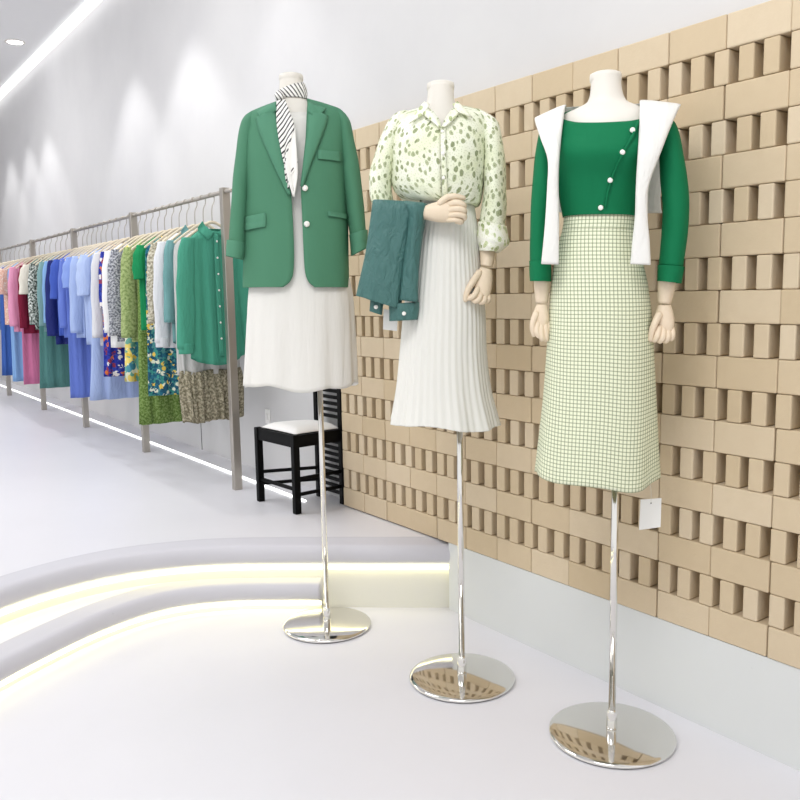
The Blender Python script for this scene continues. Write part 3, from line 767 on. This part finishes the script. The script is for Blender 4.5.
patch_m(m1, [(292, 147), (287, 157), (284.5, 168), (286, 182)], [(297.5, 160), (297.6, 168), (291, 178), (289, 190)], neck_s, .007, m_scarf, 'tail', g, wave=wv)

# ---- second mannequin: leaf blouse, white skirt
m2 = Man(462, 673, 'white headless mannequin wearing the leaf print blouse on chrome stand')
m2.stand((459, 330), 55.2 * m2.k, .0105)
m2.torso([(427.6, 86, 453.5, 85, 0, .043), (427, 100, 454.5, 99, 0, .043), (422, 112, 459, 110, 0, .046), (408, 119, 474, 116, .005, .055), (404, 130, 479, 128, .005, .07), (410, 160, 472, 160, 0, .08), (424, 196, 468, 196, 0, .055), (422, 220, 474, 220, 0, .07), (420, 260, 474, 260, 0, .08), (426, 330, 476, 330, 0, .07)], (427.6, 82.5, 453.5, 82))
g = m2.garment('pleated_skirt', 'long white pleated skirt on the middle mannequin', 'skirt', (445, 428))
m_pleat = fabric('white pleated satin', '#e3e2dc', .7, wr=.15, wscale=(30, 2))
def f3(th, t):
    s = max(0, (t - .45) / .55)
    k = 1 + .010 * math.sin(44 * th) * min(1, t * 5) + s * (.030 * math.sin(9 * th + 1.5) + .02 * math.sin(13 * th + 4))
    return (k, .006 * s * math.sin(4 * th + .5))
bm = bmesh.new(); SK2 = loft(bm, m2.rows([(421.5, 204, 474, 203, 0, .080), (414.5, 230, 478, 230, 0, .098), (411, 255, 479.5, 252, 0, .106), (404, 309, 485, 309, 0, .114), (400, 350, 486.5, 352, 0, .117), (396.5, 385, 490.5, 388, 0, .123), (392.8, 408, 496.5, 413, 0, .132), (390.5, 420, 500, 426, 0, .140)]), 264, 6, 2.1, f3); link('pleated_body', bm, m_pleat, g, solid=.003)
bm = bmesh.new(); loft(bm, m2.rows([(422, 192, 471.5, 191, 0, .072), (422, 198, 472, 197, 0, .074), (421.5, 205, 474, 204, 0, .0805)]), 64, 4, 2.1); link('waistband', bm, m_pleat, g, solid=.004)
g = m2.garment('blouse', 'pale yellow green leaf print blouse with pointed collar on middle mannequin', 'blouse', (441, 204))
m_leaf = fabric('leaf print georgette', '#e7ecce', .8, pat='leaf', cols=('#a1aa85', '#b8bf9c', '#8a946e', '#f1f3e4'), scale=50, wr=.5, wscale=(18, 9))
def f4(th, t): return 1 + .018 * math.sin(6 * th + 5 * t) * t + .035 * max(0, t - .6) * math.sin(15 * th + 3 * t) * 2.2
BL = [(421, 109, 459, 106.5, .0, .050, 423, 457), (404, 114, 476, 110, 0, .070, 429, 454.5), (392, 121, 487, 116, 0, .085, 434.5, 449.5), (389, 131, 489, 129, 0, .100, 441, 443), (389.5, 150, 487, 148, 0, .115, 441.3, 441.6), (391, 172, 485, 170, 0, .118, 441, 441.3), (393, 188, 483, 191, 0, .116, 441.5, 441.8), (400, 198, 480, 204, 0, .108, 442, 442.3), (409, 202, 476, 207, 0, .094, 442.5, 442.8), (418, 200, 473, 203, 0, .080, 443, 443.3)]
bm = bmesh.new(); LB = openloft(bm, m2.orows(BL), 96, 5, 2.3, f4); link('bodice', bm, m_leaf, g, solid=.003)
ls = surf_of(LB, 2.3)
patch_m(m2, [(440.5, 128), (441, 155), (442, 180), (443, 199)], [(445.5, 128), (446, 155), (447, 180), (448, 199)], ls, .004, m_leaf, 'button_placket', g, 3)
m_collar = fabric('pale collar georgette', '#eef0da', .8, pat='leaf', cols=('#b9c394', '#d9e0b8', '#9aa873', '#f8f8ee'), scale=44, wr=.2)
cs = lambda u, z: min(ls(u, z), -.050)
patch_m(m2, [(424, 98), (416, 111), (409.5, 123.5)], [(429, 102.5), (426.5, 109.5), (422, 114)], cs, .014, m_collar, 'collar', g, 4, 4)
patch_m(m2, [(452.5, 102), (455.5, 109), (458.5, 112)], [(457.5, 98.5), (464, 107), (472, 116.5)], cs, .014, m_collar, 'collar', g, 4, 4)
patch_m(m2, [(422, 112.5), (430, 120), (438, 127)], [(428, 108), (434, 117), (441, 128.5)], cs, .010, m_collar, 'front_facing', g, 3, 4)
patch_m(m2, [(453.5, 108), (448, 117), (441, 128.5)], [(459, 112), (453, 120), (445, 128)], cs, .010, m_collar, 'front_facing', g, 3, 4)
for x, y in ((441, 131), (441.5, 154), (442, 178)):
    u, z = m2.P(x + 1.5, y, -.12); bm = bmesh.new(); disc(bm, (u, ls(u, z) - .008, z), .0055, .003, 16); link('button', bm, M_button, g)
sl0 = sleeve(m2, [(393, 117, 409, 112, 0, .048), (385, 128, 403, 130, -.004, .062), (378, 146, 398, 150, -.008, .066), (371.5, 168, 393, 172, -.014, .068), (369, 186, 391.5, 190, -.02, .066), (371, 202, 394, 206, -.03, .055)], m_leaf, g, ph=.5, amp=.04, cap=True)
sl1 = sleeve(m2, [(472, 110, 489, 116, 0, .048), (479, 124, 498.5, 124, -.004, .062), (483, 150, 503.5, 147, -.008, .066), (483.5, 180, 506, 180, -.014, .068), (482, 206, 506.5, 208, -.02, .066), (479, 224, 505.5, 228, -.026, .055)], m_leaf, g, ph=2.5, amp=.04, cap=True)
sleeve(m2, [(478, 222, 506.5, 227, -.026, .062), (477, 235, 509.5, 243, -.028, .066), (478, 245, 506, 247.5, -.03, .060), (479, 251, 499, 252.5, -.03, .052)], m_collar, sl1, 'cuff', 1, .02)
# arms of the second mannequin
m2.wrist([(479.5, 238, 496, 239, -.030, .026), (480, 254, 495, 255.5, -.042, .025), (480.5, 265, 492.5, 267.5, -.054, .021)])
m2.hand([(480.5, 267, 492, 270, -.058, .018), (475.5, 276, 492.5, 280, -.068, .021), (473.5, 285, 491.5, 290, -.078, .022), (476, 293, 488.5, 298, -.086, .016)],
        [([(479, 273, -.078), (473.5, 281, -.096), (469, 288, -.104), (466.5, 294, -.106), (465.5, 300, -.104)], [3.6, 3.5, 3.1, 2.8, 2.3]),
         ([(478, 288, -.092), (475, 294.5, -.108), (471, 297.5, -.108), (467.5, 298.5, -.102)], [3.0, 3.0, 2.8, 2.3]),
         ([(480.5, 292, -.090), (479.5, 298.5, -.106), (475.5, 301, -.104), (472.5, 299, -.094)], [3.0, 2.9, 2.7, 2.3]),
         ([(484, 294, -.086), (484.5, 300.5, -.100), (480.5, 302, -.098), (478, 299.5, -.088)], [3.0, 2.9, 2.7, 2.3]),
         ([(487.5, 294, -.080), (488.5, 299.5, -.090), (485.5, 301.5, -.088), (483, 299, -.080)], [2.7, 2.6, 2.4, 2.1])])
bm = bmesh.new(); tube(bm, [m2.V(392, 211, -.10), m2.V(404, 211.5, -.115), m2.V(424, 212.5, -.135), m2.V(429, 212.5, -.138)], [6.5 * m2.k, 6.5 * m2.k, 6.5 * m2.k, 6.2 * m2.k], 16, 5); m2.arm = link('forearm', bm, M_handwood, m2.root)
m2.hand([(424, 206, 424.5, 219, -.138, .019), (431, 203.5, 431.5, 221, -.142, .022), (441, 200.5, 441, 222.5, -.145, .023), (450, 199, 450, 222, -.148, .020), (454, 201, 454, 220, -.148, .014)],
        [([(440, 203, -.16), (447, 197.5, -.165), (455, 196.3, -.165), (463.5, 198, -.158)], [3.2, 3.0, 2.7, 2.3]),
         ([(449, 204, -.158), (457, 202.5, -.17), (463.5, 205, -.168), (463, 208, -.155), (458, 208, -.148)], [3.1, 3.0, 2.8, 2.6, 2.2]),
         ([(449, 210, -.16), (457, 208.6, -.172), (464, 210.5, -.17), (463.5, 213.5, -.157), (458, 213, -.15)], [3.0, 2.9, 2.8, 2.5, 2.2]),
         ([(449, 215.5, -.158), (457, 214.4, -.17), (464, 216, -.168), (463.5, 219, -.155), (458, 218, -.148)], [2.9, 2.8, 2.7, 2.4, 2.1]),
         ([(448, 220, -.155), (455, 219.8, -.165), (461.5, 221, -.162), (461, 222.5, -.152), (456.5, 222, -.146)], [2.5, 2.4, 2.3, 2.1, 1.9])])
# jacket over the forearm
g = m2.garment('jacket', 'dark teal green jacket draped over the middle mannequin\'s forearm', 'jacket', (385, 318))
m_jk = fabric('dark teal satin', '#456f6b', .5, wr=.8, wd=.02, wscale=(34, 16), spec=.4)
def fj(ph, a=.05):
    def f(th, t): return 1 + a * math.sin(3 * th + 4 * t + ph) * (.3 + t) + a * .6 * math.sin(7 * th + 2 * t + ph)
    return f
bm = bmesh.new(); loft(bm, m2.rows([(375, 199.5, 417, 202, -.105, .012), (373, 201, 421, 204, -.105, .032), (371.5, 208, 420, 210, -.105, .042), (369, 225, 414, 228, -.105, .043), (364.5, 255, 408, 262, -.105, .042), (359.5, 280, 403.5, 292, -.105, .042), (356.5, 295.5, 400.5, 309, -.105, .040)]), 72, 7, 2.6, fj(.4, .035), True); link('back_panel', bm, m_jk, g, solid=.004)
bm = bmesh.new(); loft(bm, m2.rows([(405, 201, 424.5, 203, -.125, .015), (405, 205, 427.5, 206.5, -.125, .040), (408, 218, 425.5, 220, -.12, .045), (406, 240, 422.5, 240, -.115, .040), (402, 270, 419.5, 270, -.11, .036), (399, 300, 418.5, 302, -.108, .032)]), 48, 7, 2.3, fj(2, .05), True); link('sleeve', bm, m_jk, g, solid=.004)
bm = bmesh.new(); loft(bm, m2.rows([(388.5, 304, 419, 302, -.10, .030), (389, 312, 419, 310, -.10, .030), (389.5, 321, 418, 319.5, -.10, .029)]), 48, 4, 2.6, fj(1, .02)); link('cuff', bm, m_jk, g, solid=.004)
bm = bmesh.new(); loft(bm, m2.rows([(370.5, 296, 384, 300, -.10, .020), (370, 303, 383, 306, -.10, .020), (369.5, 311, 382, 315, -.10, .019)]), 32, 4, 2.6, fj(1, .02)); link('cuff', bm, m_jk, g, solid=.004)
for x, y, q in ((404, 313.5, -.132), (376, 307, -.122)):
    u, z = m2.P(x, y, q); bm = bmesh.new(); disc(bm, (u, q, z), .0065, .004, 16); link('button', bm, M_button, g)
# paper tag below the jacket
def tag_card(m, pts, top, yc, label):
    g = m.garment('price_tag', label, 'tag', (pts[0][0], pts[3][1]))
    bm = bmesh.new(); vs = [bm.verts.new(m.V(x, y, yc)) for x, y in pts]; bm.faces.new(vs)
    cd = link('card', bm, plain('card ' + label[:12], '#f6f5f1', .6), g, False, solid=.0012)
    bm = bmesh.new(); tube(bm, [m.V(*top, yc), m.V((pts[0][0] + pts[1][0]) / 2, (top[1] + pts[0][1]) / 2 , yc), m.V((pts[0][0] + pts[1][0]) / 2, pts[0][1] + 3.5, yc - .001)], .0007, 6, 2); link('string', bm, plain('string ' + label[:12], '#d8d4c8', .9), g)
    bm = bmesh.new(); u = m.V((pts[0][0] + pts[1][0]) / 2, pts[0][1] + 3.5, yc); disc(bm, (u.x, u.y - .0012, u.z), .0018, .0006, 12); link('eyelet', bm, M_rubber, cd)
tag_card(m2, [(383.5, 309), (398, 311), (397, 331), (383, 329.5)], (388, 303), -.045, 'white paper tag hanging below the draped teal jacket')

# ---- third mannequin: green top, gingham skirt, white sweater
m3 = Man(611.7, 729, 'white headless mannequin in emerald top and gingham skirt, nearest on right')
m3.stand((611, 400), 63.6 * m3.k, .0105)
m3.torso([(590.5, 76, 621, 75, 0, .043), (590.5, 90, 622, 89, 0, .044), (587, 103, 627, 101, 0, .047), (575, 110, 640, 107, .0, .056), (562, 117, 652, 114, .0, .070), (558, 128, 655, 126, .0, .082), (560, 150, 650, 150, 0, .092), (564, 185, 640, 185, 0, .08), (567, 214, 633, 214, 0, .072), (566, 250, 632, 250, 0, .078), (562, 290, 636, 290, 0, .088), (570, 380, 634, 380, 0, .07)], (590.5, 73, 621, 72.3))
g = m3.garment('gingham_skirt', 'long cream and green gingham check skirt on the nearest mannequin', 'skirt', (600, 488))
m_ging = fabric('gingham check', '#e8ebd2', .85, pat='check', cols=('#76855c',), scale=96, wr=.12, wscale=(10, 3))
def f5(th, t):
    s = max(0, (t - .4) / .6)
    return (1 + s * (.020 * math.sin(5 * th + 2) + .016 * math.sin(8 * th + .7)), .010 * s * math.sin(2 * th + 2.6) + .005 * s * math.sin(5 * th))
bm = bmesh.new(); loft(bm, m3.rows([(562.5, 230, 634.5, 230, 0, .084), (556, 255, 641, 255, 0, .098), (551, 285, 648, 285, 0, .110), (548.5, 320, 652, 320, 0, .118), (543.5, 390, 655.5, 395, 0, .130), (538, 440, 657.5, 445, 0, .142), (534, 473, 659, 478, 0, .150)]), 120, 6, 2.15, f5); link('skirt_panel', bm, m_ging, g, solid=.003)
bm = bmesh.new(); loft(bm, m3.rows([(564, 211, 635.5, 210, 0, .078), (563.5, 222, 635, 221, 0, .081), (562.3, 231, 634.8, 231, 0, .0850)]), 72, 4, 2.15); link('waistband', bm, m_ging, g, solid=.004)
g = m3.garment('knit_top', 'emerald green long sleeved top with diagonal row of white buttons', 'top', (600, 217))
m_em = fabric('emerald knit', '#0b7148', .75, wr=.3, wscale=(16, 6), spec=.2)
def f6(th, t): return 1 + .010 * math.sin(5 * th + 6 * t) * t
bm = bmesh.new(); TR = loft(bm, m3.rows([(571, 110, 641, 106.5, 0, .060, .056), (561, 115, 652, 111.5, 0, .080, .040), (555, 123, 658, 120, 0, .095, .022), (553, 136, 657, 135, -.006, .110, .016), (553.5, 158, 652, 158, -.014, .122, 0), (557, 182, 644, 182, -.004, .103, 0), (561, 207, 637.5, 207, 0, .091, 0), (563, 217.5, 636, 216.5, 0, .086, 0)]), 96, 6, 2.2, f6); link('bodice', bm, m_em, g, solid=.004)
ts = surf_of(TR, 2.2)
patch_m(m3, [(637, 120), (631, 136), (621, 155), (613, 172), (607, 190), (604, 206)], [(639, 121), (633.2, 137), (623.2, 156), (615, 173), (609, 191), (606, 207)], ts, .002, m_em, 'button_placket', g, 2, solid=.003)
for x, y in ((632.5, 130), (622.5, 153.3), (610.2, 180), (600.5, 207)):
    u, z = m3.P(x, y, -.11); bm = bmesh.new(); disc(bm, (u, ts(u, z) - .003, z), .0068, .004, 20); link('button', bm, M_button, g)
sl0 = sleeve(m3, [(545, 121, 562, 114, 0, .045), (539.5, 132, 560, 130, -.002, .055), (535.5, 155, 557, 156, -.008, .056), (532.5, 185, 553.5, 186, -.014, .055), (530.8, 215, 549.5, 217, -.02, .052), (530, 240, 548.5, 240, -.024, .050), (530, 263, 550, 264, -.028, .048)], m_em, g, ph=1, amp=.018, cap=True)
sl1 = sleeve(m3, [(652, 112, 669.5, 117, 0, .045), (656, 128, 677, 127, -.002, .055), (658.5, 150, 682.5, 148, -.008, .056), (660, 178, 686.8, 176, -.014, .056), (662, 205, 689.3, 205, -.02, .053), (661.5, 235, 687.5, 236, -.024, .050), (658.5, 266, 683.5, 267, -.028, .048)], m_em, g, ph=2, amp=.018, cap=True)
sleeve(m3, [(529.4, 261, 551, 262, -.028, .052), (529.6, 272, 551.5, 273, -.028, .053), (530, 281, 551, 281.5, -.028, .051)], m_em, sl0, 'cuff', 0, .006)
sleeve(m3, [(657.5, 265, 684.5, 267, -.028, .052), (657.3, 274, 683, 275.5, -.028, .053), (657, 281, 681.5, 283.5, -.028, .051)], m_em, sl1, 'cuff', 0, .006)
# hands
m3.wrist([(533.5, 270, 549, 270, -.028, .022), (534, 288, 549.5, 288, -.028, .021), (536, 303, 548, 303, -.028, .018)])
m3.hand([(536.5, 304.5, 547.5, 304.5, -.028, .016), (533.5, 312, 549, 313, -.03, .018), (532.5, 319, 549.5, 320, -.032, .018), (534.5, 325, 547.5, 326, -.034, .014)],
        [([(536, 314, -.046), (533, 322, -.052), (532.5, 329, -.052), (534, 335, -.048)], [3.3, 3.0, 2.7, 2.2]),
         ([(537.5, 323, -.045), (536.5, 331, -.055), (539, 336, -.052), (542, 334, -.042)], [2.8, 2.7, 2.6, 2.2]),
         ([(541, 324, -.04), (541, 333, -.052), (542.5, 339, -.05), (545, 336, -.04)], [3.0, 2.9, 2.7, 2.3]),
         ([(545, 324, -.036), (546, 333, -.046), (546.5, 339.5, -.044), (548, 336, -.036)], [3.0, 2.9, 2.7, 2.3]),
         ([(548, 322, -.03), (549.5, 330, -.036), (549.5, 335, -.034)], [2.7, 2.5, 2.1])])
m3.wrist([(658, 270, 676.5, 271, -.028, .024), (657.5, 288, 675, 289, -.028, .022), (657.5, 303, 671, 304, -.028, .019)])
m3.hand([(658, 305, 671, 305, -.028, .018), (655.5, 313, 673.5, 313.5, -.03, .020), (655.5, 322, 674.5, 323, -.032, .020), (657.5, 330, 673, 331, -.034, .016)],
        [([(659, 315, -.048), (655, 323, -.058), (652, 331, -.058), (650.5, 339.5, -.054)], [3.6, 3.3, 3.0, 2.4]),
         ([(659, 328, -.048), (657.5, 335, -.06), (655, 340, -.056), (652.5, 338.5, -.045)], [3.0, 2.9, 2.7, 2.3]),
         ([(663, 329, -.044), (663, 336.5, -.056), (660, 341, -.053), (657, 338, -.042)], [3.1, 3.0, 2.8, 2.4]),
         ([(667.5, 329, -.038), (668, 336.5, -.05), (665.5, 341, -.047), (663, 338, -.038)], [3.1, 3.0, 2.8, 2.4]),
         ([(671.5, 328, -.032), (672.5, 334.5, -.042), (671, 339, -.04), (668.5, 336.5, -.034)], [2.8, 2.7, 2.5, 2.2])])
# sweater over the shoulders
g = m3.garment('sweater', 'white sweater draped over the shoulders of the emerald top', 'sweater', (590, 265))
m_sw = fabric('white knit', '#e8e7e3', .9, wr=.8, wscale=(24, 7), wd=.012)
def fw(th, t): return 1 + .05 * math.sin(2 * th + 6 * t)
bm = bmesh.new(); loft(bm, m3.rows([(543, 124, 566, 112, .085, .012), (539, 119, 566, 106, .045, .016), (536.5, 118, 565, 105.5, -.005, .020), (535.5, 121, 564, 110, -.058, .018), (540.5, 138, 561.5, 134, -.098, .016), (547.5, 160, 559.5, 160, -.120, .015), (547, 185, 559, 185, -.122, .014), (544.5, 225, 559.5, 225, -.122, .013), (541, 264, 559, 264.5, -.122, .012)]), 40, 7, 2.6, fw, True, True); link('sleeve', bm, m_sw, g)
bm = bmesh.new(); loft(bm, m3.rows([(641, 108, 675, 118, .085, .012), (640.5, 101.5, 678, 107.5, .045, .016), (640.5, 101, 680, 105, -.005, .020), (640.5, 106, 678, 109, -.058, .018), (639.5, 128, 670, 128, -.095, .016), (637.5, 155, 660.5, 154, -.118, .015), (635.5, 185, 649.5, 185, -.122, .014), (634.5, 215, 648, 215, -.122, .013), (632, 240, 650, 240, -.122, .012), (630, 264, 651, 265, -.122, .012)]), 40, 7, 2.6, fw, True, True); link('sleeve', bm, m_sw, g)
bm = bmesh.new(); loft(bm, m3.rows([(562, 108, 645, 104, .085, .012), (546, 118, 668, 114, .115, .015), (549, 150, 668, 150, .135, .014), (553, 185, 664, 186, .135, .014), (554, 212, 662.5, 213, .135, .014)]), 64, 6, 2.6, fw, True, True); link('back_panel', bm, m_sw, g)
tag_card(m3, [(640.5, 499.5), (661.5, 498), (660.5, 527), (639, 530)], (648, 478), .03, 'white paper tag hanging below the gingham skirt hem')

# ------------------------------------------------------------------ light
w = bpy.data.worlds.new('world'); sc.world = w; w.use_nodes = True
w.node_tree.nodes['Background'].inputs[0].default_value = (1, 1, 1, 1); w.node_tree.nodes['Background'].inputs[1].default_value = .9
def area(name, loc, tgt, sx, sy, e, c=(1, 1, 1)):
    d = bpy.data.lights.new(name, 'AREA'); d.shape = 'RECTANGLE'; d.size = sx; d.size_y = sy; d.energy = e; d.color = c
    o = bpy.data.objects.new(name, d); col.objects.link(o); o.location = loc
    o.rotation_euler = (Vector(tgt) - Vector(loc)).to_track_quat('-Z', 'Y').to_euler(); return o
area('ceiling_lamp_front', (.1, .9, 3.5), (.9, 1.7, 0), 1.6, 1.6, 62)
area('ceiling_lamp_mid', (.2, 4.2, 3.5), (.6, 4.2, 0), 1.4, 2.4, 42)
area('ceiling_lamp_back', (.2, 8.0, 3.5), (.6, 8.0, 0), 1.4, 3.0, 48)
for y in (3.9, 5.13, 6.21, 8.72, 9.5, 10.4):
    d = bpy.data.lights.new('wall_spot', 'SPOT'); d.energy = 36 if y > 4.5 else 12; d.spot_size = math.radians(80); d.spot_blend = .45; d.shadow_soft_size = .04
    o = bpy.data.objects.new('wall_spot', d); col.objects.link(o); o.location = (1.72, y, 3.52)
    o.rotation_euler = (0, math.radians(4), 0)
sc.view_settings.view_transform = 'Standard'; sc.view_settings.look = 'None'; sc.view_settings.gamma = 1
sc.view_settings.exposure = 0.20
for o in bpy.data.objects:
    if '_z0' in o.keys(): del o['_z0']
